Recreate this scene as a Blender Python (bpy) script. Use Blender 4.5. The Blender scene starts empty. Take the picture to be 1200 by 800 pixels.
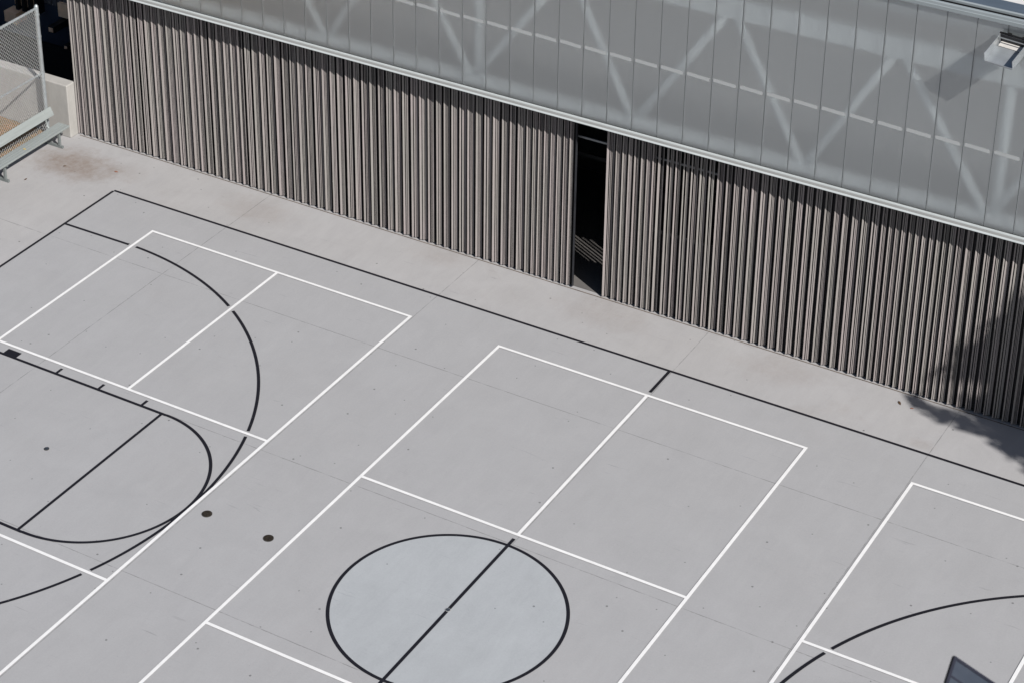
import bpy, bmesh, math, random
from mathutils import Vector, Matrix
R = math.radians
random.seed(11)
scene = bpy.context.scene
col = scene.collection

# ------------------------------------------------------------------ helpers
class MB:
    """collects boxes, bars and sheets; build() links them as one mesh object"""
    def __init__(s): s.bm = bmesh.new()
    def quad(s, a, b, c, d):
        v = [s.bm.verts.new(p) for p in (a, b, c, d)]
        return s.bm.faces.new(v)
    def box(s, x0, x1, y0, y1, z0, z1):
        p = [(x, y, z) for x in (x0, x1) for y in (y0, y1) for z in (z0, z1)]
        v = [s.bm.verts.new(q) for q in p]
        for f in ((0, 1, 3, 2), (4, 6, 7, 5), (0, 4, 5, 1), (2, 3, 7, 6), (0, 2, 6, 4), (1, 5, 7, 3)):
            s.bm.faces.new([v[i] for i in f])
    def bar(s, a, b, w, h=None, up=(0, 0, 1)):
        """rectangular bar from a to b"""
        a, b = Vector(a), Vector(b); h = h or w
        d = (b - a).normalized(); u = Vector(up)
        if abs(d.dot(u)) > .98: u = Vector((0, 1, 0))
        r = d.cross(u).normalized(); u = r.cross(d)
        vs = []
        for p in (a, b):
            for sx, sz in ((-1, -1), (1, -1), (1, 1), (-1, 1)):
                vs.append(s.bm.verts.new(p + r * (sx * w / 2) + u * (sz * h / 2)))
        for i in range(4):
            j = (i + 1) % 4
            s.bm.faces.new((vs[i], vs[j], vs[j + 4], vs[i + 4]))
        s.bm.faces.new(vs[3::-1]); s.bm.faces.new(vs[4:])
    def tube(s, pts, r, n=10, r2=None, cap=True):
        pts = [Vector(p) for p in pts]; rings = []
        for i, p in enumerate(pts):
            d = (pts[min(i + 1, len(pts) - 1)] - pts[max(i - 1, 0)]).normalized()
            u = Vector((0, 0, 1)) if abs(d.z) < .9 else Vector((0, 1, 0))
            a = d.cross(u).normalized(); b = a.cross(d)
            t = i / max(1, len(pts) - 1); rr = r if r2 is None else r + (r2 - r) * t
            rings.append([s.bm.verts.new(p + a * math.cos(2 * math.pi * k / n) * rr + b * math.sin(2 * math.pi * k / n) * rr) for k in range(n)])
        for q, w in zip(rings, rings[1:]):
            for k in range(n):
                s.bm.faces.new((q[k], q[(k + 1) % n], w[(k + 1) % n], w[k]))
        if cap:
            s.bm.faces.new(rings[0][::-1]); s.bm.faces.new(rings[-1])
    def extrude_x(s, prof, x0, x1, closed=False):
        """profile of (y,z) points swept along x"""
        A = [s.bm.verts.new((x0, y, z)) for y, z in prof]; B = [s.bm.verts.new((x1, y, z)) for y, z in prof]
        n = len(prof)
        for i in range(n if closed else n - 1):
            j = (i + 1) % n
            s.bm.faces.new((A[i], A[j], B[j], B[i]))
        if closed:
            s.bm.faces.new(A[::-1]); s.bm.faces.new(B)
    def strip(s, pts, w, z):
        """flat painted line of width w along pts (x,y)"""
        L, Rr = [], []
        for i, p in enumerate(pts):
            a = pts[max(i - 1, 0)]; b = pts[min(i + 1, len(pts) - 1)]
            d = Vector((b[0] - a[0], b[1] - a[1])).normalized(); n = Vector((-d.y, d.x)) * (w / 2)
            L.append(s.bm.verts.new((p[0] + n.x, p[1] + n.y, z))); Rr.append(s.bm.verts.new((p[0] - n.x, p[1] - n.y, z)))
        for i in range(len(pts) - 1):
            s.bm.faces.new((Rr[i], Rr[i + 1], L[i + 1], L[i]))
    def disc(s, x, y, r, z, n=64):
        s.bm.faces.new([s.bm.verts.new((x + r * math.cos(2 * math.pi * k / n), y + r * math.sin(2 * math.pi * k / n), z)) for k in range(n)])
    def cyl(s, x, y, r, z0, z1, n=24):
        s.tube([(x, y, z0), (x, y, z1)], r, n)
    def build(s, name, m, parent=None, bevel=0, smooth=False, recalc=True):
        if recalc: bmesh.ops.recalc_face_normals(s.bm, faces=s.bm.faces)
        me = bpy.data.meshes.new(name); s.bm.to_mesh(me); s.bm.free()
        me.materials.append(m)
        if smooth:
            for p in me.polygons: p.use_smooth = True
        o = bpy.data.objects.new(name, me); col.objects.link(o)
        if parent: o.parent = parent
        if bevel:
            b = o.modifiers.new('bevel', 'BEVEL'); b.width = bevel; b.segments = 2; b.limit_method = 'ANGLE'
        return o

def tag(o, label=None, cat=None, group=None, kind=None):
    if label: o['label'] = label
    if cat: o['category'] = cat
    if group: o['group'] = group
    if kind: o['kind'] = kind
    return o
def empty(name, loc, label, cat, group=None):
    o = bpy.data.objects.new(name, None); col.objects.link(o); o.location = loc; o.empty_display_size = .2
    return tag(o, label, cat, group)
def child(mb, name, m, root, **k):
    """part built in world coordinates, parented to a root Empty standing at its own place"""
    o = mb.build(name, m, root, **k)
    o.matrix_parent_inverse = Matrix.Translation(-Vector(world_of(root)))
    return o
def world_of(o):
    p = Vector(o.location)
    return p

# ------------------------------------------------------------------ node helpers
class NT:
    def __init__(s, name):
        s.m = bpy.data.materials.new(name); s.m.use_nodes = True
        s.t = s.m.node_tree; s.t.nodes.clear()
        s.out = s.t.nodes.new('ShaderNodeOutputMaterial')
    def n(s, typ, **kw):
        nd = s.t.nodes.new(typ)
        for k, v in kw.items():
            if k == 'inp':
                for i, val in v.items(): s.set(nd.inputs[i], val)
            else: setattr(nd, k, v)
        return nd
    def set(s, sock, val):
        if isinstance(val, bpy.types.NodeSocket): s.t.links.new(val, sock)
        else: sock.default_value = val
    def math(s, op, a, b=None, c=None, clamp=False):
        nd = s.n('ShaderNodeMath', operation=op, use_clamp=clamp)
        s.set(nd.inputs[0], a)
        if b is not None: s.set(nd.inputs[1], b)
        if c is not None: s.set(nd.inputs[2], c)
        return nd.outputs[0]
    def noise(s, vec, scale, detail=4, rough=.55, dist=0):
        nd = s.n('ShaderNodeTexNoise', inp={'Vector': vec, 'Scale': scale, 'Detail': detail, 'Roughness': rough, 'Distortion': dist})
        return nd.outputs['Fac']
    def ramp(s, fac, a, b, lo=0., hi=1.):
        nd = s.n('ShaderNodeMapRange', clamp=True, inp={0: fac, 1: a, 2: b, 3: lo, 4: hi})
        return nd.outputs[0]
    def mix(s, fac, a, b, blend='MIX'):
        nd = s.n('ShaderNodeMix', data_type='RGBA', blend_type=blend)
        s.set(nd.inputs[0], fac); s.set(nd.inputs[6], a); s.set(nd.inputs[7], b)
        return nd.outputs[2]
    def scalevec(s, vec, sc, rot=(0, 0, 0)):
        nd = s.n('ShaderNodeMapping', inp={'Vector': vec, 'Scale': sc, 'Rotation': rot})
        return nd.outputs[0]
    def pos(s): return s.n('ShaderNodeNewGeometry').outputs['Position']
    def obj(s): return s.n('ShaderNodeTexCoord').outputs['Object']
    def principled(s, color, rough=.6, metal=0., spec=.5, bump=None, bstr=.2, bdist=.01):
        p = s.n('ShaderNodeBsdfPrincipled')
        s.set(p.inputs['Base Color'], color); s.set(p.inputs['Roughness'], rough); s.set(p.inputs['Metallic'], metal)
        s.set(p.inputs['Specular IOR Level'], spec)
        if bump is not None:
            b = s.n('ShaderNodeBump', inp={'Height': bump, 'Strength': bstr, 'Distance': bdist})
            s.t.links.new(b.outputs[0], p.inputs['Normal'])
        return p.outputs[0]
    def done(s, sh):
        s.t.links.new(sh, s.out.inputs[0]); return s.m

K = .68      # the photo is exposed for fairly dark surfaces in hard sun
def c4(c): return (c[0] * K, c[1] * K, c[2] * K, 1)

def concrete(name, base, warm, joints=True, stain=.35, rough=.75, spots=(), mot=.055):
    t = NT(name); P = t.pos()
    big = t.noise(P, .22, 3, .6); mid = t.noise(P, 1.3, 5, .62, .6); fine = t.noise(P, 34, 4, .7)
    brush = t.noise(t.scalevec(P, (2.2, .5, 1), (0, 0, .5)), 2.6, 6, .65, .8)
    colr = t.mix(t.ramp(big, .35, .68), c4(base), c4(warm))
    v = t.math('ADD', t.ramp(mid, .25, .75, 1 - mot, 1 + mot), t.ramp(fine, .25, .75, -.045, .045))
    v = t.math('ADD', v, t.ramp(brush, .3, .7, -.6 * mot, .5 * mot))
    # sparse dark grit, 1-2 cm across, and rarer larger spots
    for sc, rad, keep, dark in ((1.45, .020, .74, .42), (3.3, .017, .86, .28), (.8, .015, .6, .5)):
        vo = t.n('ShaderNodeTexVoronoi', voronoi_dimensions='2D', inp={'Vector': P, 'Scale': sc, 'Randomness': 1.})
        hit = t.math('MULTIPLY', t.math('LESS_THAN', vo.outputs['Distance'], rad),
                     t.math('GREATER_THAN', t.n('ShaderNodeSeparateColor', inp={0: vo.outputs['Color']}).outputs[0], keep))
        v = t.math('SUBTRACT', v, t.math('MULTIPLY', hit, dark))
    # short rubbed scuffs
    for ang, off in ((.9, 0.), (-.5, 7.), (2.1, 13.)):
        q = t.scalevec(P, (2.0, 34, 1), (0, 0, ang))
        sc = t.noise(q, .55, 2, .5, 1.2)
        gate = t.ramp(t.noise(t.scalevec(P, (1, 1, 1), (0, 0, ang + off)), .9, 2), .56, .66)
        v = t.math('SUBTRACT', v, t.math('MULTIPLY', t.math('MULTIPLY', t.ramp(sc, .68, .76), gate), .19))
    colr = t.mix(1., colr, t.n('ShaderNodeCombineColor', inp={0: v, 1: v, 2: v}).outputs[0], 'MULTIPLY')
    # rusty-brown water stains of their own shape
    st = t.math('MULTIPLY', t.ramp(t.noise(P, .42, 5, .7, .9), .60, .80), stain)
    colr = t.mix(st, colr, c4((.32, .265, .22)))
    for (px, py, rad, amt) in spots:
        off = t.n('ShaderNodeVectorMath', operation='SUBTRACT', inp={0: P, 1: (px, py, 0)}).outputs[0]
        ln = t.n('ShaderNodeVectorMath', operation='LENGTH', inp={0: t.scalevec(off, (.75, 1.25, 1))}).outputs['Value']
        ln = t.math('ADD', ln, t.math('MULTIPLY', t.math('SUBTRACT', t.noise(P, 2.2, 5, .7), .5), rad * 1.5))
        k = t.math('MULTIPLY', t.ramp(ln, rad * .3, rad, amt, 0), t.ramp(t.noise(P, 9, 4, .7), .3, .65, .5, 1))
        colr = t.mix(k, colr, c4((.27, .21, .17)))
    bumpsrc = fine
    if joints:
        sx = t.n('ShaderNodeSeparateXYZ', inp={0: P})
        wob = t.math('MULTIPLY', t.math('SUBTRACT', t.noise(P, 7, 3, .7), .5), .018)
        mask = None
        for ax, lst in ((0, (-9.75, -4.85, .04, 4.83, 9.7)), (1, (5.56, 1.92, -1.81, -5.5))):
            for c in lst:
                d = t.math('ABSOLUTE', t.math('ADD', t.math('SUBTRACT', sx.outputs[ax], c), wob))
                k = t.ramp(d, .004, .011, 1., 0.)
                mask = k if mask is None else t.math('MAXIMUM', mask, k)
        brk = t.ramp(t.noise(P, 3.5, 4, .75), .36, .58, .08, .52)
        mask = t.math('MULTIPLY', mask, brk)
        colr = t.mix(mask, colr, (.07, .068, .068, 1))
    return t.done(t.principled(colr, rough, 0, .3, bumpsrc, .12, .004))

def plain(name, c, rough=.6, metal=0., var=.12, scale=6., spec=.4, stretch=(1, 1, 1), bump=.08):
    t = NT(name); P = t.scalevec(t.obj(), stretch)
    nz = t.noise(P, scale, 5, .65); f = t.noise(P, scale * 9, 3, .6)
    v = t.math('ADD', t.ramp(nz, .3, .7, 1 - var, 1 + var), t.ramp(f, .3, .7, -var * .4, var * .4))
    cc = t.mix(1., c4(c), t.n('ShaderNodeCombineColor', inp={0: v, 1: v, 2: v}).outputs[0], 'MULTIPLY')
    return t.done(t.principled(cc, t.ramp(nz, .3, .7, rough * .85, min(1, rough * 1.15)), metal, spec, f, bump, .003))

def paint(name, c, wear, worn):
    """painted line with rubbed-through specks"""
    t = NT(name); P = t.pos()
    n1 = t.noise(P, 5, 4, .6); n2 = t.noise(P, 60, 4, .75)
    w = t.math('MULTIPLY', t.ramp(n2, .62, .72), t.ramp(n1, .45, .7, .1, wear))
    cc = t.mix(w, c4(c), c4(worn))
    v = t.ramp(n1, .3, .7, .93, 1.04)
    cc = t.mix(1., cc, t.n('ShaderNodeCombineColor', inp={0: v, 1: v, 2: v}).outputs[0], 'MULTIPLY')
    return t.done(t.principled(cc, .55, 0, .3, n2, .1, .002))

M = {}
M['apron'] = concrete('apron_concrete', (.484, .479, .490), (.474, .465, .467), stain=.26, spots=((-14.0, 8.05, .95, .80), (-12.9, 8.35, .5, .2), (-9.6, 8.5, .8, .22), (-5.6, 8.9, .6, .2), (-1.9, 8.75, .9, .22), (1.6, 8.7, .8, .22), (4.64, 7.85, .25, .25)))
M['court'] = concrete('court_coating', (.446, .448, .464), (.440, .440, .453), stain=.06, mot=.038)
M['disc'] = concrete('centre_coating', (.468, .492, .520), (.455, .478, .505), joints=False, stain=.05)
M['white'] = paint('white_line_paint', (.98, .98, .99), .30, (.5, .5, .5))
M['black'] = paint('black_line_paint', (.012, .012, .018), .25, (.2, .2, .2))
M['wall_conc'] = plain('cast_concrete', (.52, .505, .48), .8, 0, .10, 1.6, .25, (1, 1, .4))
M['seam'] = plain('seam_filler', (.20, .165, .14), .9, 0, .4, 5)
M['alu'] = plain('mill_aluminium', (.62, .64, .65), .42, .75, .08, 3, .5, (1, 6, 6))
M['alu_dull'] = plain('dull_aluminium', (.43, .435, .435), .55, .2, .06, 2, .4, (1, 8, 8))
M['nose'] = plain('bright_ledge_nose', (.68, .725, .73), .4, .15, .05, 3, .5, (1, 6, 6))
M['mull'] = plain('grey_mullion', (.24, .25, .27), .6, 0, .1, 3)
M['stripgrey'] = plain('cross_strip_grey', (.48, .50, .51), .6, 0, .05, 3)
M['eaves'] = plain('eaves_metal', (.40, .45, .475), .5, .2, .05, 2, .4, (1, 8, 8))
M['ledgegrey'] = plain('grey_ledge', (.29, .295, .295), .7, 0, .08, 2, .2, (1, 8, 8))
M['lampglass'] = plain('lamp_lens', (.85, .82, .78), .35, .1, .1, 20)
M['storewall'] = plain('storage_blockwork', (.07, .068, .07), .8, 0, .4, 1.5)
M['galv'] = plain('galvanised_steel', (.46, .50, .52), .5, .45, .14, 9)
M['wire'] = plain('galvanised_wire', (.38, .39, .40), .5, .3, .15, 9)
M['bench'] = plain('bench_aluminium', (.48, .525, .52), .48, .35, .06, 3, .5, (8, .4, 8))
M['bench_leg'] = plain('bench_leg_steel', (.30, .33, .33), .55, .4, .12, 5)
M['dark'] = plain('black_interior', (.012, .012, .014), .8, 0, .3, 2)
M['jamb'] = plain('charcoal_steel', (.045, .047, .055), .55, .3, .15, 4)
M['lintel'] = plain('grey_pipe', (.30, .31, .32), .5, .3, .1, 4)
M['intfloor'] = plain('storage_floor', (.17, .16, .155), .8, 0, .1, 2)
M['navy'] = plain('navy_cladding', (.05, .065, .10), .6, .1, .2, 3)
M['navyrib'] = plain('ribbed_grey_cladding', (.13, .13, .145), .65, .1, .25, 3, .3, (8, 1, .3))
M['taupe'] = plain('taupe_box', (1.35, .90, .58), .7, 0, .12, 5)
M['blackmetal'] = plain('black_metal', (.02, .02, .022), .45, .3, .2, 5)
M['roof'] = plain('white_roof_membrane', (.78, .77, .76), .8, 0, .05, 1.5)
M['capping'] = plain('blue_grey_capping', (.16, .20, .25), .35, .35, .08, 2, .5, (1, 6, 6))
M['steelwhite'] = plain('white_painted_steel', (1.0, 1.09, 1.13), .5, 0, .04, 2)
M['hallwall'] = plain('hall_lining', (.74, .72, .71), .8, 0, .1, 1)
M['socket'] = plain('rusty_socket_lid', (.035, .027, .020), .7, .2, .6, 40)
M['socket_rim'] = plain('socket_rim', (.10, .095, .09), .6, .3, .3, 30)
M['plug'] = plain('steel_plug', (.07, .085, .11), .5, .4, .3, 30)
M['reflector'] = plain('lamp_reflector', (.60, .64, .67), .35, .6, .08, 6)
M['bark'] = plain('bark', (.12, .09, .065), .9, 0, .4, 9, .2, (1, 1, .3))
M['leaf'] = plain('leaf_green', (.055, .095, .030), .55, 0, .35, 2)
M['drysmall'] = plain('dry_leaf', (.10, .055, .025), .8, 0, .4, 30)
M['rustleaf'] = plain('rust_leaf', (.33, .12, .06), .8, 0, .3, 30)
M['yellow'] = plain('yellow_leaf', (.75, .50, .06), .7, 0, .2, 30)
M['cell'] = plain('solar_cell', (.046, .058, .082), .4, .1, .08, 3)
M['cellframe'] = plain('dark_blue_frame', (.012, .014, .030), .5, .2, .1, 3)

def mulch():
    t = NT('bark_mulch'); P = t.pos()
    a = t.noise(P, 2.2, 6, .8); b = t.noise(P, 30, 4, .8)
    cc = t.mix(t.ramp(a, .35, .65), (.40, .19, .07, 1), (.18, .135, .075, 1))
    cc = t.mix(t.ramp(b, .5, .7), cc, (.10, .13, .06, 1))
    cc = t.mix(t.ramp(b, .28, .42, 1, 0), cc, (.50, .42, .34, 1))
    return t.done(t.principled(cc, .95, 0, .1, b, .9, .05))
M['mulch'] = mulch()

def clad():
    t = NT('ribbed_cladding'); P = t.pos()
    s = t.noise(t.scalevec(P, (34, 34, .25)), 1.6, 5, .6)
    tint = t.noise(t.scalevec(P, (5., 5., .35)), 1.3, 3, .6)
    fine = t.noise(t.scalevec(P, (120, 120, 6)), 1., 3, .6)
    cc = t.mix(t.ramp(tint, .38, .62), c4((.392, .348, .344)), c4((.352, .334, .316)))
    v = t.math('ADD', t.ramp(s, .3, .7, .80, 1.12), t.ramp(fine, .3, .7, -.12, .12))
    cc = t.mix(1., cc, t.n('ShaderNodeCombineColor', inp={0: v, 1: v, 2: v}).outputs[0], 'MULTIPLY')
    # handling marks low on the wall
    sp = t.math('MULTIPLY', t.ramp(t.noise(P, 2.3, 5, .75), .60, .72), .22)
    cc = t.mix(sp, cc, (.20, .17, .15, 1))
    return t.done(t.principled(cc, .8, 0, .05, fine, .15, .003))
M['clad'] = clad()
M['shade_backing'] = plain('rib_shade_black', (.03, .028, .03), .8, 0, .2, 5)  # rib gaps and sides toward the sun coloured black to deepen shade

def poly():
    """translucent multiwall sheet: part scattering, part seen through"""
    t = NT('polycarbonate_sheet'); P = t.pos()
    rnd = t.n('ShaderNodeObjectInfo').outputs['Random']
    g = t.noise(t.scalevec(P, (60, 60, .6)), 1., 3, .6)
    b = t.noise(P, .55, 3, .5)
    v = t.math('MULTIPLY', t.ramp(g, .3, .7, .94, 1.05), t.ramp(rnd, 0, 1, .96, 1.04))
    v = t.math('MULTIPLY', v, t.ramp(b, .3, .7, .95, 1.05))
    cc = t.mix(1., c4((.53, .56, .568)), t.n('ShaderNodeCombineColor', inp={0: v, 1: v, 2: v}).outputs[0], 'MULTIPLY')
    d = t.n('ShaderNodeBsdfDiffuse', inp={0: cc})
    gl = t.n('ShaderNodeBsdfGlossy', inp={0: (.90, .94, .96, 1), 1: .40})
    tr = t.n('ShaderNodeBsdfTransparent', inp={0: (.95, .97, .97, 1)})
    rf = t.n('ShaderNodeBsdfRefraction', inp={0: (.95, .97, .97, 1), 1: .60, 2: 1.28})
    thru = t.n('ShaderNodeMixShader', inp={0: .93, 1: tr.outputs[0], 2: rf.outputs[0]})
    refl = t.n('ShaderNodeMixShader', inp={0: .64, 1: d.outputs[0], 2: gl.outputs[0]})
    return t.done(t.n('ShaderNodeMixShader', inp={0: .56, 1: refl.outputs[0], 2: thru.outputs[0]}).outputs[0])
M['poly'] = poly()

# ------------------------------------------------------------------ ground and court
def ring(cx, cy, r, a0, a1, step=1.5):
    n = max(2, int(abs(a1 - a0) / step) + 1)
    return [(cx + r * math.cos(R(a0 + (a1 - a0) * i / (n - 1))), cy + r * math.sin(R(a0 + (a1 - a0) * i / (n - 1)))) for i in range(n)]

g = MB()
gx = (-700, -34, -14.82, 700); gy = (-700, 9.215, 12.3, 700)
for i in range(3):
    for j in range(3):
        if (i, j) == (1, 1): continue
        g.quad((gx[i], gy[j], 0), (gx[i + 1], gy[j], 0), (gx[i + 1], gy[j + 1], 0), (gx[i], gy[j + 1], 0))
bmesh.ops.remove_doubles(g.bm, verts=g.bm.verts, dist=1e-4)
tag(g.build('ground', M['apron']), 'pale concrete apron around the painted court', 'ground', kind='structure')
L, W = 12.57, 7.62
g = MB(); g.quad((-L, -W, .004), (L, -W, .004), (L, W, .004), (-L, W, .004))
tag(g.build('court_surface', M['court']), 'grey coated playing surface inside the black boundary lines', 'court', kind='structure')
g = MB(); g.disc(0, .02, 1.84, .008, 128)
tag(g.build('centre_disc', M['disc']), 'pale blue grey painted disc inside the black centre circle', 'court', kind='structure')

LW = .056
def lines(name, label, m, polys, z, w=LW):
    b = MB()
    for p in polys: b.strip(p, w, z)
    return tag(b.build(name, M[m]), label, 'court line', kind='structure')
xs = L - .0
lines('boundary_line', 'black boundary line round the basketball court', 'black',
      [[(-L, W), (L, W)]], .010)
lines('baseline', 'black line along the left end of the basketball court', 'black',
      [[(-L, W - LW / 2), (-L, -W)], [(L, W - LW / 2), (L, -W)], [(-L + LW / 2, -W), (L - LW / 2, -W)]], .010)
lines('halfway_line', 'black halfway line through the centre circle', 'black',
      [[(0, W - LW / 2), (0, 6.84)], [(0, 2.05), (0, -2.02)]], .014)
lines('centre_circle', 'black ring round the pale blue grey disc', 'black', [ring(0, .02, 1.835, 0, 360)], .012)

def arc_break(cx, cy, r, a0, a1, xcuts, ycuts, gap=.075):
    """arc points split where white lines cross it"""
    out, cur = [], []
    for p in ring(cx, cy, r, a0, a1, .15):
        hit = any(abs(p[0] - x) < gap and lo < p[1] < hi for x, lo, hi in xcuts) or any(abs(p[1] - y) < gap * .9 and lo < p[0] < hi for y, lo, hi in ycuts)
        if hit:
            if len(cur) > 2: out.append(cur)
            cur = []
        else: cur.append(p)
    if len(cur) > 2: out.append(cur)
    return out
BX, BH, B1, B2, B3 = 7.89, 2.998, 6.72, 2.165, -2.13
three = [[(-L + LW / 2, 6.055), (-11.0, 6.07)]]
a = arc_break(-11.005, 0, 6.085, 90, -90, [(-BX - BH, 0, 7), (-BX, 2.1, 7)], [(B2, -12, -4.9), (B3, -12, -4.9)])
three[0] = [(-L + LW / 2, 6.062), (-11.0, 6.08)]
three = [[(-L + LW / 2, 6.062), (-10.97, 6.08)]] + a
lines('three_point_line', 'black three point arc on the left half of the court', 'black', three, .012)
lines('three_point_line', 'black three point arc at the lower right of the photo', 'black',
      arc_break(11.204, -.15, 6.314, 90, 270, [(BX - BH, 0, 7), (BX, 2.1, 7), (BX + BH, 0, 7)], [(B2, 4.9, 12), (B3, 4.9, 12)]), .012)
KX, KY = -6.925, 1.886
def key(s):
    k = [[(s * L - s * LW / 2, KY), (s * 6.83, KY)], [(s * L - s * LW / 2, -KY), (s * 6.83, -KY)],
         ]
    c = [(s * abs(x), y) for x, y in ring(-6.83, .006, 1.886, 90, -90)]
    return k, c
for s, side in ((-1, 'left'), (1, 'right')):
    k, c = key(s)
    lines('free_throw_lane', 'black free throw lane and half ring on the %s half of the court' % side, 'black', k + [c], .014)
    lines('free_throw_line', 'black free throw line across the %s lane' % side, 'black', [[(s * 6.925, KY - LW / 2), (s * 6.925, -KY + LW / 2)]], .012)
    tk = []
    for x in (9.30, 8.345, 7.385):
        for e in (1, -1): tk.append([(s * x, e * (KY + LW / 2)), (s * x, e * (KY + .185))])
    lines('lane_tick', 'short black marks beside the %s free throw lane' % side, 'black', tk, .010)
    b = MB()
    for e in (1, -1):
        ys = sorted((e * (KY + LW / 2), e * (KY + .185)))
        b.quad((s * 10.54, ys[0], .010), (s * 10.235, ys[0], .010), (s * 10.235, ys[1], .010), (s * 10.54, ys[1], .010))
    tag(b.build('lane_block', M['black']), 'solid black block beside the %s free throw lane' % side, 'court line', kind='structure')
for s, side in ((-1, 'left'), (0, 'middle'), (1, 'right')):
    cx = s * BX; h = LW / 2
    pl = [[(cx - BH, 6.72 + h), (cx - BH, -6.72 - h)], [(cx + BH, 6.72 + h), (cx + BH, -6.72 - h)],
          [(cx - BH + h, B1), (cx + BH - h, B1)], [(cx - BH + h, -B1), (cx + BH - h, -B1)],
          [(cx - BH + h, B2), (cx + BH - h, B2)], [(cx - BH + h, B3), (cx + BH - h, B3)],
          [(cx, B1 - h), (cx, B2 + h)], [(cx, B3 - h), (cx, -B1 + h)]]
    lines('badminton_line', 'white badminton court lines of the %s court' % side, 'white', pl, .018)

# seam along the foot of the wall, mulch bed behind the fence
g = MB(); g.quad((-14.72, 9.125, .005), (40, 9.125, .005), (40, 9.150, .005), (-14.72, 9.150, .005))
tag(g.build('ground_seam', M['seam']), 'thin brown seam in the concrete along the ribbed wall', 'ground', kind='structure')
g = MB(); g.quad((-60, -40, .006), (-15.22, -40, .006), (-15.22, 8.92, .006), (-60, 8.92, .006))
tag(g.build('mulch_bed', M['mulch']), 'orange brown bark mulch behind the chain link fence', 'ground', kind='structure')

# pit added behind the low wall to go black, its shade also painted
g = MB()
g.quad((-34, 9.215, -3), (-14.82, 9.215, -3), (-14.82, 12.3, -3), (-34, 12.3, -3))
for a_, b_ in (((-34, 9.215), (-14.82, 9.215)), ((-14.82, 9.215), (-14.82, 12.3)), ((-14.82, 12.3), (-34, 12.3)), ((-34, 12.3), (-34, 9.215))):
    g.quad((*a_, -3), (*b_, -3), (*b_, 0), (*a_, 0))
tag(g.build('shade_pit', M['dark'], recalc=False), 'added pit painted black for deep shade, behind the low concrete wall', 'ground', kind='structure')

# small fittings in the court
def socket(x, y, label):
    r = empty('floor_socket', (x, y, 0), label, 'floor socket', 'round sockets sunk in the court')
    m = MB(); m.tube([(x, y, .0045), (x, y, .012)], .088, 28)
    child(m, 'rim', M['socket_rim'], r)
    m = MB(); m.tube([(x, y, .012), (x, y, .017)], .078, 28)
    for k in range(7):
        a = k * .9; m.tube([(x + .045 * math.cos(a), y + .045 * math.sin(a), .017), (x + .045 * math.cos(a), y + .045 * math.sin(a), .024)], .012 + .004 * (k % 3), 8)
    child(m, 'lid', M['socket'], r)
socket(-4.578, .033, 'dark round floor socket nearer the black three point arc')
socket(-3.362, .034, 'dark round floor socket nearer the white line of the middle court')
def plugpt(x, y, r_, label, mm, rim):
    r = empty('floor_plug', (x, y, 0), label, 'floor plug')
    m = MB(); m.tube([(x, y, .009), (x, y, .0195)], r_ * 1.25, 20); child(m, 'rim', M[rim], r)
    m = MB(); m.tube([(x, y, .0195), (x, y, .023)], r_, 20); child(m, 'cap', M[mm], r)
plugpt(0, .02, .034, 'small steel plug on the halfway line at the centre of the disc', 'plug', 'alu_dull')
plugpt(-7.96, .06, .036, 'small dark plug alone inside the left free throw lane', 'plug', 'socket_rim')
def leaf(x, y, ang, s, m, label, z=.004):
    b = MB()
    pts = [(-1, 0, .2), (-.4, .32, .45), (.35, .28, .35), (1, 0, .15), (.35, -.28, .1), (-.4, -.32, .25)]
    v = [b.bm.verts.new((s * px, s * py, s * pz * .5 + .003)) for px, py, pz in pts]
    w = [b.bm.verts.new((s * px, s * py, s * pz * .5)) for px, py, pz in pts]
    b.bm.faces.new(v); b.bm.faces.new(w[::-1])
    for i in range(6): b.bm.faces.new((v[i], w[i], w[(i + 1) % 6], v[(i + 1) % 6]))
    o = b.build('fallen_leaf', M[m]); o.location = (x, y, z); o.rotation_euler.z = ang
    return tag(o, label, 'leaf')
leaf(3.86, 8.80, -.9, .062, 'drysmall', 'long dark dry leaf by the wall near the tree shadow')
leaf(4.10, 8.76, .3, .032, 'rustleaf', 'tiny red brown leaf right of the long dark leaf')
leaf(-13.03, 8.26, .2, .045, 'rustleaf', 'rust coloured leaf just beyond the top left court corner')
leaf(-14.1, 7.9, .8, .04, 'drysmall', 'dark leaf on the apron before the bench')
leaf(-14.42, 7.05, 1.6, .045, 'drysmall', 'brown leaf on the apron below the bench foot')
leaf(-14.72, 7.42, .4, .035, 'yellow', 'yellow leaf lying on the bench seat', z=.452)

# ------------------------------------------------------------------ hall
X0, X1 = -14.76, 20.
OL, OR = -2.83, -2.185            # gap between the two ribbed screens
YF = 9.155                        # front of the ribs
YP = 9.0                          # plane of the translucent sheets
ze, ye = 3.705, 8.885             # lip of the ledge
hall = empty('sports_hall', (X0, 9.2, 0), 'long hall with ribbed grey screens below and translucent panels above', 'building')

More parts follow.
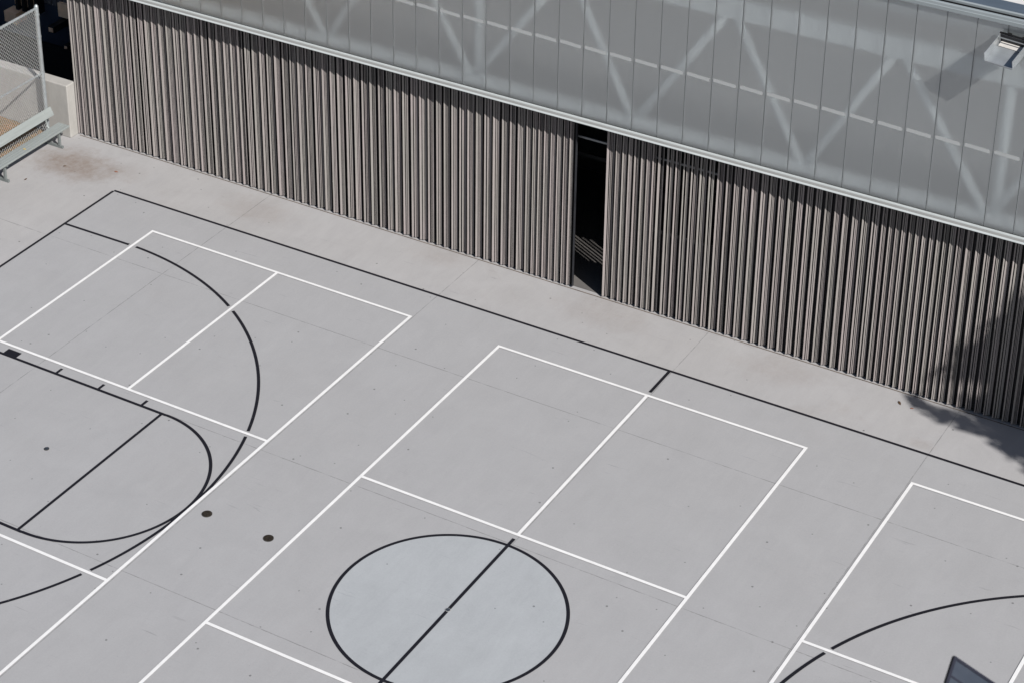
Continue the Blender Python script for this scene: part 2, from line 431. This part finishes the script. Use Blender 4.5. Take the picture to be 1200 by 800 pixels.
def screen(x0, x1, slit=None, seed=1):
    rnd = random.Random(seed); x = x0
    def pitch(x):
        if -3.9 < x < OL or OR < x < -1.2: return .126 + rnd.uniform(-.014, .014)
        if 3.0 < x < 4.3 or 7.0 < x < 8.4: return .124 + rnd.uniform(-.012, .012)
        return (.182 if x < -2 else .166) + rnd.uniform(-.016, .014)
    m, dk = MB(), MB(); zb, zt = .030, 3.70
    def sheet(b, pts, top=zt):
        A = [b.bm.verts.new((u, v, zb)) for u, v in pts]; B = [b.bm.verts.new((u, v, top)) for u, v in pts]
        for i in range(len(pts) - 1): b.bm.faces.new((A[i], A[i + 1], B[i + 1], B[i]))
    while x < x1 - .06:
        p = min(pitch(x), x1 - x); k = p / .187; q = k ** .5 * rnd.uniform(.85, 1.15)
        op = slit and slit[0] < x < slit[1]           # these ribs let thin blades of sun through
        j = rnd.uniform(-.006, .008); e = .106 + rnd.uniform(-.014, .012); w = .019 + rnd.uniform(-.006, .007) + (.010 if op else 0)
        at = lambda pts: [(x + a * k, YF + b * q) for a, b in pts]
        n1 = .026 + j
        sheet(m, at([(-.004, .020), (0, 0), (n1, .026 + j)]))
        b0 = n1 + w + .002; y0 = .028; dy = (.068 - y0) / (.106 - b0)
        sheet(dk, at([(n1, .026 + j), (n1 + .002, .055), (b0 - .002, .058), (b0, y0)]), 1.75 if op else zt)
        nfl = rnd.choice((2, 3, 3)); st = (e - b0) / nfl; xa = b0
        for c in range(nfl):                          # the broad face is two or three slim slats
            xb = b0 + st * (c + 1) - (.0105 if c < nfl - 1 else 0) + rnd.uniform(-.002, .002)
            ya, yb = y0 + (xa - b0) * dy, y0 + (xb - b0) * dy
            sheet(m, at([(xa, ya + .012), (xa, ya), (xb, yb)]))
            if c < nfl - 1:
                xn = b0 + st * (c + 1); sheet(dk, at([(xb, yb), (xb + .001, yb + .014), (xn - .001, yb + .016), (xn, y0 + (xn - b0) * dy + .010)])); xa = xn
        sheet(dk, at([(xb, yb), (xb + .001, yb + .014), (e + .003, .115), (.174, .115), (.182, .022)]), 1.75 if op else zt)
        x += p
    a = child(m, 'ribbed_screen', M['clad'], hall, recalc=False)
    dk.build('shade_backing', M['shade_backing'], a, recalc=False)  # black sheets paint the shade in troughs, grooves and returns
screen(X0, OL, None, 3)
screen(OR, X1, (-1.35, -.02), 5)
# return edges of the screens, jamb, lintel pipe and rail inside the gap
m = MB(); m.box(OR - .012, OR - .002, 9.17, 9.245, .03, 3.69); m.box(OL + .002, OL + .010, YF + .004, 9.22, .03, 3.69); child(m, 'door_edge', M['jamb'], hall)
m = MB(); m.box(-6, 2, 9.9, 9.94, 2.42, 2.50); child(m, 'rail', M['dark'], hall)
# rails and brackets in the shade behind the rib tops
m = MB(); m.box(X0 + .05, X1, 9.30, 9.33, 3.16, 3.195)
child(m, 'top_rail', M['lintel'], hall)
# hall body
m = MB()
m.box(X0 + .002, X0 + .10, 9.235, 24, .0, 7.38)
m.box(X1 - .1, X1, 9.235, 24, 0, 7.38)
m.box(X0, X1, 24, 24.2, 0, 7.38)
child(m, 'side_wall', M['navy'], hall)
m = MB(); m.box(X0 + .11, X1 - .11, 13.4, 13.5, .01, 3.5); child(m, 'storage_wall', M['storewall'], hall)
m = MB(); m.quad((X0 + .11, 9.24, .006), (X1 - .11, 9.24, .006), (X1 - .11, 13.39, .006), (X0 + .11, 13.39, .006)); child(m, 'storage_floor', M['intfloor'], hall)
m = MB(); m.box(X0 + .11, X1 - .11, YP - .012, 23.9, ze + .005, ze + .018); child(m, 'floor_slab', M['dark'], hall)
m = MB(); m.box(X0 + .11, X1 - .11, 11.2, 11.3, 3.75, 7.36); child(m, 'lining', M['hallwall'], hall)
# ledge: bright rolled nose, grey fall, two thin upstands
m = MB()

m.extrude_x([(ye + .004, ze - .012), (ye - .012, ze - .008), (ye - .014, ze - .002), (ye + .002, ze + .018), (ye + .008, ze + .021)], X0 + .02, X1)
child(m, 'ledge_nose', M['nose'], hall, recalc=False)
m = MB(); m.extrude_x([(ye + .0065, ze + .0195), (YP - .055, ze + .042)], X0 + .02, X1)
m.extrude_x([(ye + .005, ze - .010), (YP + .02, ze - .010)], X0 + .02, X1)
child(m, 'ledge', M['ledgegrey'], hall, recalc=False)
m = MB(); m.extrude_x([(YP - .060, ze + .041), (YP - .056, ze + .060), (YP - .038, ze + .066), (YP - .036, ze + .036), (YP - .024, ze + .036),
                       (YP - .024, ze + .062), (YP - .014, ze + .062), (YP - .013, ze + .020)], X0 + .02, X1)
child(m, 'flashing', M['nose'], hall, recalc=False)
# translucent sheets
PW = .5013; ZB, ZT = ze + .062, 7.47
xk0 = .361 - PW * 30
pan_me = None
strip_me = None
for k in range(0, 70):
    xa = xk0 + k * PW
    if xa < X0 or xa > 12: continue
    if pan_me is None:
        m = MB(); w = PW - .009
        m.quad((0, 0, ZB), (w, 0, ZB), (w, 0, ZT), (0, 0, ZT))
        m.quad((0, 0, ZB), (0, 0, ZT), (0, .014, ZT), (0, .014, ZB))
        m.quad((w, 0, ZB), (w, .014, ZB), (w, .014, ZT), (w, 0, ZT))
        o = m.build('facade_panel', M['poly'], hall, recalc=False); pan_me = o.data
        s = MB(); s.box(.022, w - .045, -.006, -.0015, -.033, .033); so = s.build('cross_strip', M['stripgrey'], o); strip_me = so.data
    else:
        o = bpy.data.objects.new('facade_panel', pan_me); col.objects.link(o); o.parent = hall
        so = bpy.data.objects.new('cross_strip', strip_me); col.objects.link(so); so.parent = o
    o.location = (xa + .0045 - X0, YP - 9.2, 0)
    so.location = (0, 0, 5.165); so.rotation_euler.y = R(2.6)
m = MB()
for k in range(0, 70):
    xa = xk0 + k * PW
    if xa < X0 + .2 or xa > 12: continue
    m.box(xa - .014, xa + .014, YP + .018, YP + .05, ZB + .01, ZT - .02)
child(m, 'mullion', M['mull'], hall)
# truss behind the sheets
YT = 9.34
def tb(a, b, w, name='truss_brace'):
    m = MB(); m.tube([a, b], w, 12, cap=True)
    child(m, name, M['steelwhite'], hall, smooth=True)
nb = [-11.6, -8.33, -5.08, -1.72, 1.55, 4.84, 8.1, 11.4]
nt = [-9.95, -6.65, -3.12, .04, 3.07, 6.45, 9.8]
for i, xt in enumerate(nt):
    tb((nb[i], YT, 3.80), (xt - .10, YT, 6.30), .085)
    tb((nb[i + 1], YT, 3.80), (xt + .10, YT, 6.30), .085)
for xv in (-14.4, -4.95, 4.84 + .12):
    tb((xv, YT + .02, 3.78), (xv, YT + .02, 6.3), .10, 'truss_post')
m = MB(); m.box(X0 + .2, 15, YT - .10, YT + .12, 6.30, 6.66); child(m, 'top_chord', M['steelwhite'], hall)
m = MB(); m.box(X0 + .2, 15, YT + .35, YT + .5, 6.95, 7.15); child(m, 'eaves_beam', M['steelwhite'], hall)
m = MB(); m.box(X0 + .2, 15, YT - .12, YT + .12, 3.75, 3.90); child(m, 'bottom_chord', M['steelwhite'], hall)
# eaves
zc = 7.47
m = MB(); m.extrude_x([(YP + .02, zc - .012), (YP - .070, zc - .012), (YP - .076, zc + .050), (YP - .066, zc + .056), (YP - .064, zc + .100), (YP - .050, zc + .108), (YP - .012, zc + .108), (YP - .010, zc + .02)], X0 + .0, X1)
child(m, 'eaves_fascia', M['eaves'], hall, recalc=False)
m = MB(); m.box(X0, X1, YP - .008, YP + .092, zc + .0, zc + .03); m.box(X0, X1, YP + .070, YP + .093, zc + .031, zc + .090); child(m, 'gutter_shade', M['blackmetal'], hall)  # black boxes put the shadow line of the eaves gap into colour
m = MB(); m.extrude_x([(YP + .094, zc + .0), (YP + .094, zc + .125), (YP + .104, zc + .135), (YP + .128, zc + .137)], X0, X1)
child(m, 'capping_edge', M['eaves'], hall, recalc=False)
m = MB(); m.extrude_x([(YP + .128, zc + .134), (YP + .46, zc + .140), (YP + .47, zc + .10)], X0, X1)
child(m, 'capping', M['capping'], hall, recalc=False)
m = MB(); m.box(X0, X1, YP + .472, 24.2, zc + .05, zc + .13); child(m, 'roof', M['roof'], hall)

# flood lamp on the eaves
lx, lz = 4.80, 7.16
lamp = empty('wall_floodlight', (lx + .23, YP, lz), 'open silver trough floodlight mounted under the eaves at the top right', 'lamp')
w_, d_, h_ = .47, .57, .16
y0, y1 = YP - .04 - d_, YP - .04
m = MB()
m.box(lx, lx + w_, y0, y1, lz, lz + .010)
child(m, 'tray', M['reflector'], lamp)
for sx in (lx - .010, lx + w_ + .001):
    m = MB(); m.box(sx, sx + .009, y0, y1, lz - .002, lz + h_); child(m, 'side_plate', M['reflector'], lamp)
m = MB(); m.box(lx, lx + w_, y0 - .008, y0 - .001, lz - .002, lz + .028); child(m, 'front_lip', M['reflector'], lamp)
m = MB(); m.box(lx + .001, lx + w_ - .001, y1 - .05, y1 - .036, lz + .012, lz + h_); child(m, 'lamp_plate', M['jamb'], lamp)
m = MB(); m.box(lx + .02, lx + w_ - .02, y1 - .17, y1 - .055, lz + .012, lz + .028); child(m, 'lamp_glass', M['lampglass'], lamp)
m = MB(); m.box(lx - .02, lx + w_ + .02, y1 - .035, y1 - .005, lz + h_ + .002, lz + h_ + .018); m.box(lx + .1, lx + .16, y1 + .002, YP - .002, lz + h_ - .06, lz + h_ + .0)
m.box(lx + .34, lx + .40, y1 + .002, YP - .002, lz + h_ - .06, lz + h_)
child(m, 'bracket', M['blackmetal'], lamp)
m = MB(); m.tube([(lx + .001, y1 - .10, lz + h_ - .02), (lx + w_ - .001, y1 - .10, lz + h_ - .02)], .010, 10); child(m, 'cross_bar', M['alu'], lamp)

lamp.rotation_euler = (R(17), 0, R(-8))   # nose hangs down a little and swings away from the sun

# ------------------------------------------------------------------ low wall, dark building behind
m = MB(); m.box(-32, -14.785, 8.93, 9.20, 0, 1.235)
tag(m.build('concrete_wall', M['wall_conc'], bevel=.018), 'low pale concrete wall ending at the ribbed screen, behind the bench', 'wall')
db = empty('dark_building', (-20, 12.3, 0), 'dark navy building in deep shade beyond the low concrete wall', 'building')
m = MB(); m.box(-34, -14.9, 12.3, 14, -.02, .985); child(m, 'wall', M['navy'], db)
m = MB(); xx = -34.
prof = []
while xx < -14.9:
    prof += [(xx, 12.30), (xx + .10, 12.30), (xx + .11, 12.33), (xx + .15, 12.33)]; xx += .16
A = [m.bm.verts.new((a, b, 1.0)) for a, b in prof]; B = [m.bm.verts.new((a, b, 8.)) for a, b in prof]
for i in range(len(prof) - 1): m.bm.faces.new((A[i], A[i + 1], B[i + 1], B[i]))
child(m, 'ribbed_cladding', M['navyrib'], db)
m = MB(); m.box(-34, -14.9, 12.345, 13.9, .986, 7.98); child(m, 'wall', M['navy'], db)
# boxes and brackets sticking out of it
for (bx, bz, s) in ((-17.72, .62, 1.), (-17.30, .30, .7)):
    m = MB(); m.box(bx, bx + .17 * s, 11.75, 12.295, bz, bz + .16 * s); child(m, 'bracket', M['blackmetal'], db, bevel=.01)
    m = MB(); m.box(bx + .03, bx + .15 * s, 11.735, 11.748, bz + .03, bz + .13 * s); m.tube([(bx + .08 * s, 11.72, bz + .07 * s), (bx + .08 * s, 11.735, bz + .07 * s)], .03 * s, 12); child(m, 'end_plate', M['taupe'], db)
m = MB(); m.box(-17.78, -17.34, 12.20, 12.29, .82, 1.16); child(m, 'panel', M['taupe'], db)
m = MB(); m.box(-17.36, -17.22, 12.19, 12.285, .22, .48); child(m, 'panel', M['taupe'], db)
m = MB(); m.box(-19.20, -18.84, 11.95, 12.29, .46, .72); child(m, 'meter_box', M['taupe'], db)
for k in range(4):
    m = MB(); m.box(-19.02 + k * .19, -18.92 + k * .19, 12.15, 12.295, .86 - k * .0, 1.22); child(m, 'vent_slat', M['taupe'], db)
    m = MB(); m.box(-18.915 + k * .19, -18.835 + k * .19, 12.05, 12.295, .78, 1.34); child(m, 'vent_fin', M['blackmetal'], db)

# ------------------------------------------------------------------ chain link fence
fx = -15.30; fy1, fy0 = 8.80, 3.2; fz = 2.96
fence = empty('chain_link_fence', (fx, fy1, 0), 'galvanised chain link fence with round posts behind the bench', 'fence')
for py in (fy1, 5.9, fy0):
    m = MB(); m.tube([(fx, py, 0), (fx, py, fz + .02), (fx, py, fz + .05)], .046, 14); m.tube([(fx, py, fz + .05), (fx, py, fz + .085)], .046, 14, .02)
    for z in (.3, 1.0, 1.47, 2.3, 2.8): m.tube([(fx, py, z), (fx, py, z + .03)], .054, 14)
    child(m, 'post', M['galv'], fence)
m = MB(); m.tube([(fx + .0, fy0, fz), (fx, fy1, fz)], .026, 10)
y = fy0
while y < fy1:
    m.tube([(fx, y, fz), (fx, y + .025, fz)], .034, 8); y += .085
child(m, 'top_rail', M['galv'], fence)
m = MB(); m.tube([(fx, fy0, 1.47), (fx, fy1, 1.47)], .022, 10); child(m, 'mid_rail', M['galv'], fence)
m = MB(); m.tube([(fx, fy0, .06), (fx, fy1, .06)], .004, 5); child(m, 'tension_wire', M['galv'], fence)
m = MB(); sp = .084; H0, H1 = .04, fz; Lf = fy1 - fy0; Hh = H1 - H0
n = int((Lf + Hh) / sp)
for sgn in (1, -1):
    for k in range(n + 1):
        c = k * sp
        if sgn == 1:   # y = fy0 + (c - Hh) + h
            h0 = max(0, Hh - c); h1 = min(Hh, Hh - c + Lf)
            a_ = (fx + .030, fy0 + c - Hh + h0, H0 + h0); b_ = (fx + .030, fy0 + c - Hh + h1, H0 + h1)
        else:          # y = fy0 + c - h
            h0 = max(0, c - Lf); h1 = min(Hh, c)
            a_ = (fx + .035, fy0 + c - h0, H0 + h0); b_ = (fx + .035, fy0 + c - h1, H0 + h1)
        if h1 - h0 > .02: m.tube([a_, b_], 0.0032, 4, cap=False)
child(m, 'wire_mesh', M['wire'], fence)

# ------------------------------------------------------------------ bench
bench = empty('bench', (-14.8, 7.6, 0), 'silver aluminium bench with backrest before the chain link fence', 'bench')
by0, by1 = 4.6, 8.72
m = MB()
for k in range(4):
    xa = -14.905 + k * .075
    m.box(xa, xa + .066, by0, by1, .415, .448)
m.box(-14.905, -14.614, by0 + .002, by1 - .002, .405, .414)
child(m, 'seat', M['bench'], bench, bevel=.006)
m = MB(); m.box(-14.616, -14.606, by0, by1, .424, .446); child(m, 'seat_nose', M['bench'], bench, bevel=.004)
m = MB()
a_ = Vector((-14.955, 0, .635)); b_ = Vector((-15.045, 0, .815)); d = (b_ - a_).normalized(); nn = Vector((d.z, 0, -d.x)) * .018
vs = []
for yy in (by0, by1 - .07):
    for q in (a_ - nn, b_ - nn, b_ + nn, a_ + nn): vs.append(m.bm.verts.new((q.x, yy, q.z)))
for i in range(4): m.bm.faces.new((vs[i], vs[(i + 1) % 4], vs[(i + 1) % 4 + 4], vs[i + 4]))
m.bm.faces.new(vs[:4]); m.bm.faces.new(vs[7:3:-1])
child(m, 'backrest', M['bench'], bench, bevel=.006)
for ly in (8.49, 6.78, 5.07):
    m = MB(); m.bar((-15.14, ly, .028), (-14.63, ly, .028), .05, .05); m.bar((-14.72, ly, .05), (-14.72, ly, .40), .05, .05)
    m.bar((-14.98, ly, .05), (-14.76, ly, .39), .03, .035)
    m.bar((-14.93, ly, .385), (-14.63, ly, .385), .05, .035)
    child(m, 'leg', M['bench_leg'], bench)
    m = MB(); m.tube([(-14.88, ly - .06, .40), (-14.96, ly - .06, .46), (-14.985, ly - .06, .56), (-15.01, ly - .06, .78)], .016, 8); child(m, 'back_bracket', M['bench'], bench)

# ------------------------------------------------------------------ tree right of the frame that shades the far corner
tree = empty('tree', (16.4, 4.0, 0), 'leafy tree standing right of the court, its shade falling on the wall corner', 'tree')
sd = Vector((-.883 * math.cos(R(40.5)), .469 * math.cos(R(40.5)), -math.sin(R(40.5)))).normalized()
def back(p, t_): return Vector(p) - sd * t_
trk = MB(); top = Vector((16.0, 4.0, 8.2))
trk.tube([(16.4, 4.0, 0), (16.35, 3.95, 2.5), (16.1, 4.05, 5.0), tuple(top)], .17, 12, .08)
crn = MB(); rt = random.Random(4)
# clumps: (shadow point on wall or ground, distance back along the sun, radius)
clumps = [((6.6, 9.2, 1.7), 14.0, 1.0), ((6.0, 9.2, 1.9), 14.6, .62), ((5.55, 9.2, 1.55), 14.2, .40), ((6.6, 9.2, .55), 14.2, .8), ((7.6, 9.2, 2.4), 14.4, 1.2), ((7.6, 9.2, 1.0), 14.0, 1.0),
          ((6.3, 8.95, 0), 14.0, .48), ((5.7, 8.95, 0), 14.3, .34), ((5.05, 8.85, 0), 14.3, .24), ((4.55, 8.85, 0), 14.2, .20), ((4.1, 8.98, 0), 14.1, .15), ((5.3, 9.15, .25), 14.1, .22), ((8.6, 9.0, 0), 14.2, 1.2), ((6.9, 8.6, 0), 14.5, .45), ((6.15, 8.72, 0), 14.4, .38), ((5.75, 8.92, 0), 14.2, .33), ((6.5, 8.35, 0), 14.3, .36), ((6.3, 9.2, 2.6), 14.2, .5), ((5.8, 9.2, .8), 14.3, .35), ((5.35, 9.2, 1.35), 14.1, .42), ((5.0, 9.2, 1.05), 14.0, .24), ((5.9, 9.2, 1.45), 14.5, .5), ((6.3, 9.2, 1.1), 14.1, .5), ((5.5, 9.2, 1.9), 14.3, .3), ((6.6, 8.7, 0), 14.3, .5), ((5.95, 8.5, 0), 14.2, .25)]
for c, t_, r_ in clumps:
    ctr = back(c, t_)
    mid = (ctr + top) / 2 + Vector((0, 0, -.3))
    trk.tube([tuple(top + (ctr - top) * .0 - Vector((0, 0, .6))), tuple(mid), tuple(ctr)], .05, 6, .014)
    for k in range(int(640 * r_ ** 1.8) + 38):
        v = Vector((rt.gauss(0, 1), rt.gauss(0, 1), rt.gauss(0, 1))).normalized() * r_ * rt.random() ** .5 * rt.uniform(.6, 1.45)
        p = ctr + v; s_ = rt.uniform(.07, .14)
        u = Vector((rt.gauss(0, 1), rt.gauss(0, 1), rt.gauss(0, 1))).normalized(); w2 = u.orthogonal().normalized()
        crn.quad(p - u * s_, p + w2 * s_ * .5, p + u * s_, p - w2 * s_ * .5)
child(trk, 'trunk', M['bark'], tree, recalc=False)
child(crn, 'crown', M['leaf'], tree, recalc=False)

# ------------------------------------------------------------------ camera
cam_p = Vector((14.133, -23.144, 22.665)); yaw, pit, roll = -.5467, .4917, .00115
f = Vector((math.sin(yaw) * math.cos(pit), math.cos(yaw) * math.cos(pit), -math.sin(pit)))
r = f.cross(Vector((0, 0, 1))).normalized(); dn = f.cross(r)
c_, s_ = math.cos(roll), math.sin(roll)
r2 = r * c_ + dn * s_; d2 = dn * c_ - r * s_
cd = bpy.data.cameras.new('camera'); cam = bpy.data.objects.new('camera', cd); col.objects.link(cam)
mat = Matrix((r2, -d2, -f)).transposed().to_4x4(); mat.translation = cam_p
cam.matrix_world = mat
FPX = 2656.54
cd.sensor_width = 36; cd.lens = FPX / 1200 * 36
cd.shift_x = 73.354 / 1200; cd.shift_y = -235.18 / 1200
cd.clip_end = 3000; cd.clip_start = .1
cd.dof.use_dof = True; cd.dof.focus_distance = 38.; cd.dof.aperture_fstop = 3.6
scene.camera = cam

# ------------------------------------------------------------------ panel lamp mast near the camera
def ray(u, v, depth):
    return cam_p + (f + r2 * ((u - 526.646) / FPX) + d2 * ((v - 164.818) / FPX)) * depth
D = 15.
A = ray(1119, 767.5, D)
ux = (r2 * 46 + d2 * 32 + f * 11).normalized(); uy = (r2 * -17 + d2 * 32 - f * 22).normalized()
uy = (uy - ux * ux.dot(uy)).normalized(); un_ = ux.cross(uy).normalized()
if un_.z < 0: un_ = -un_
PWd, PLn = 1.0, 1.5
foot = A + ux * .5 + uy * .95; 
mast = empty('solar_lamp', (foot.x, foot.y, 0), 'dark framed solar panel on a mast at the bottom right edge', 'solar panel')
def slab(name, m, x0, x1, y0, y1, z0, z1):
    b = MB(); vs = []
    b.box(x0, x1, y0, y1, z0, z1)
    for v in b.bm.verts: v.co = A + ux * v.co.x + uy * v.co.y + un_ * v.co.z
    return child(b, name, m, mast)
slab('panel_face', M['cell'], .022, PWd - .022, .022, PLn - .022, -.022, -.006)
fr = MB()
for q in ((0, PWd, 0, .021), (0, PWd, PLn - .021, PLn), (0, .021, .0212, PLn - .0212), (PWd - .021, PWd, .0212, PLn - .0212)):
    fr.box(q[0], q[1], q[2], q[3], -.03, 0)
for yy in (.135, .38, .63, .88, 1.13): fr.box(.0215, PWd - .0215, yy, yy + .012, -.0055, -.001)
for v in fr.bm.verts: v.co = A + ux * v.co.x + uy * v.co.y + un_ * v.co.z
child(fr, 'panel_frame', M['cellframe'], mast)
m = MB(); m.tube([(foot.x, foot.y, 0), (foot.x, foot.y, foot.z - .08)], .09, 14, .06); child(m, 'mast', M['galv'], mast)

# ------------------------------------------------------------------ light
EL = R(40.5); dirv = Vector((-.883 * math.cos(EL), .4695 * math.cos(EL), -math.sin(EL)))
sl = bpy.data.lights.new('sun', 'SUN'); so = bpy.data.objects.new('sun', sl); col.objects.link(so)
so.rotation_euler = dirv.to_track_quat('-Z', 'Y').to_euler(); so.location = (40, -40, 60)
sl.energy = 5.0; sl.angle = R(.53); sl.color = (1., .965, .92)
wd = bpy.data.worlds.new('World'); scene.world = wd; wd.use_nodes = True
nt_ = wd.node_tree; nt_.nodes.clear()
sky = nt_.nodes.new('ShaderNodeTexSky'); sky.sky_type = 'NISHITA'; sky.sun_disc = False
sky.sun_elevation = EL; sky.sun_rotation = math.atan2(.883, -.469)
bg = nt_.nodes.new('ShaderNodeBackground'); bg.inputs[1].default_value = .05
wo = nt_.nodes.new('ShaderNodeOutputWorld')
nt_.links.new(sky.outputs[0], bg.inputs[0]); nt_.links.new(bg.outputs[0], wo.inputs[0])

scene.view_settings.view_transform = 'Standard'; scene.view_settings.look = 'None'
scene.view_settings.exposure = .336; scene.view_settings.gamma = 1
scene.render.engine = 'CYCLES'
cy = scene.cycles
cy.use_denoising = True
cy.max_bounces = 8; cy.transparent_max_bounces = 12; cy.transmission_bounces = 6
cy.caustics_refractive = True; cy.caustics_reflective = False
cy.sample_clamp_indirect = 4.
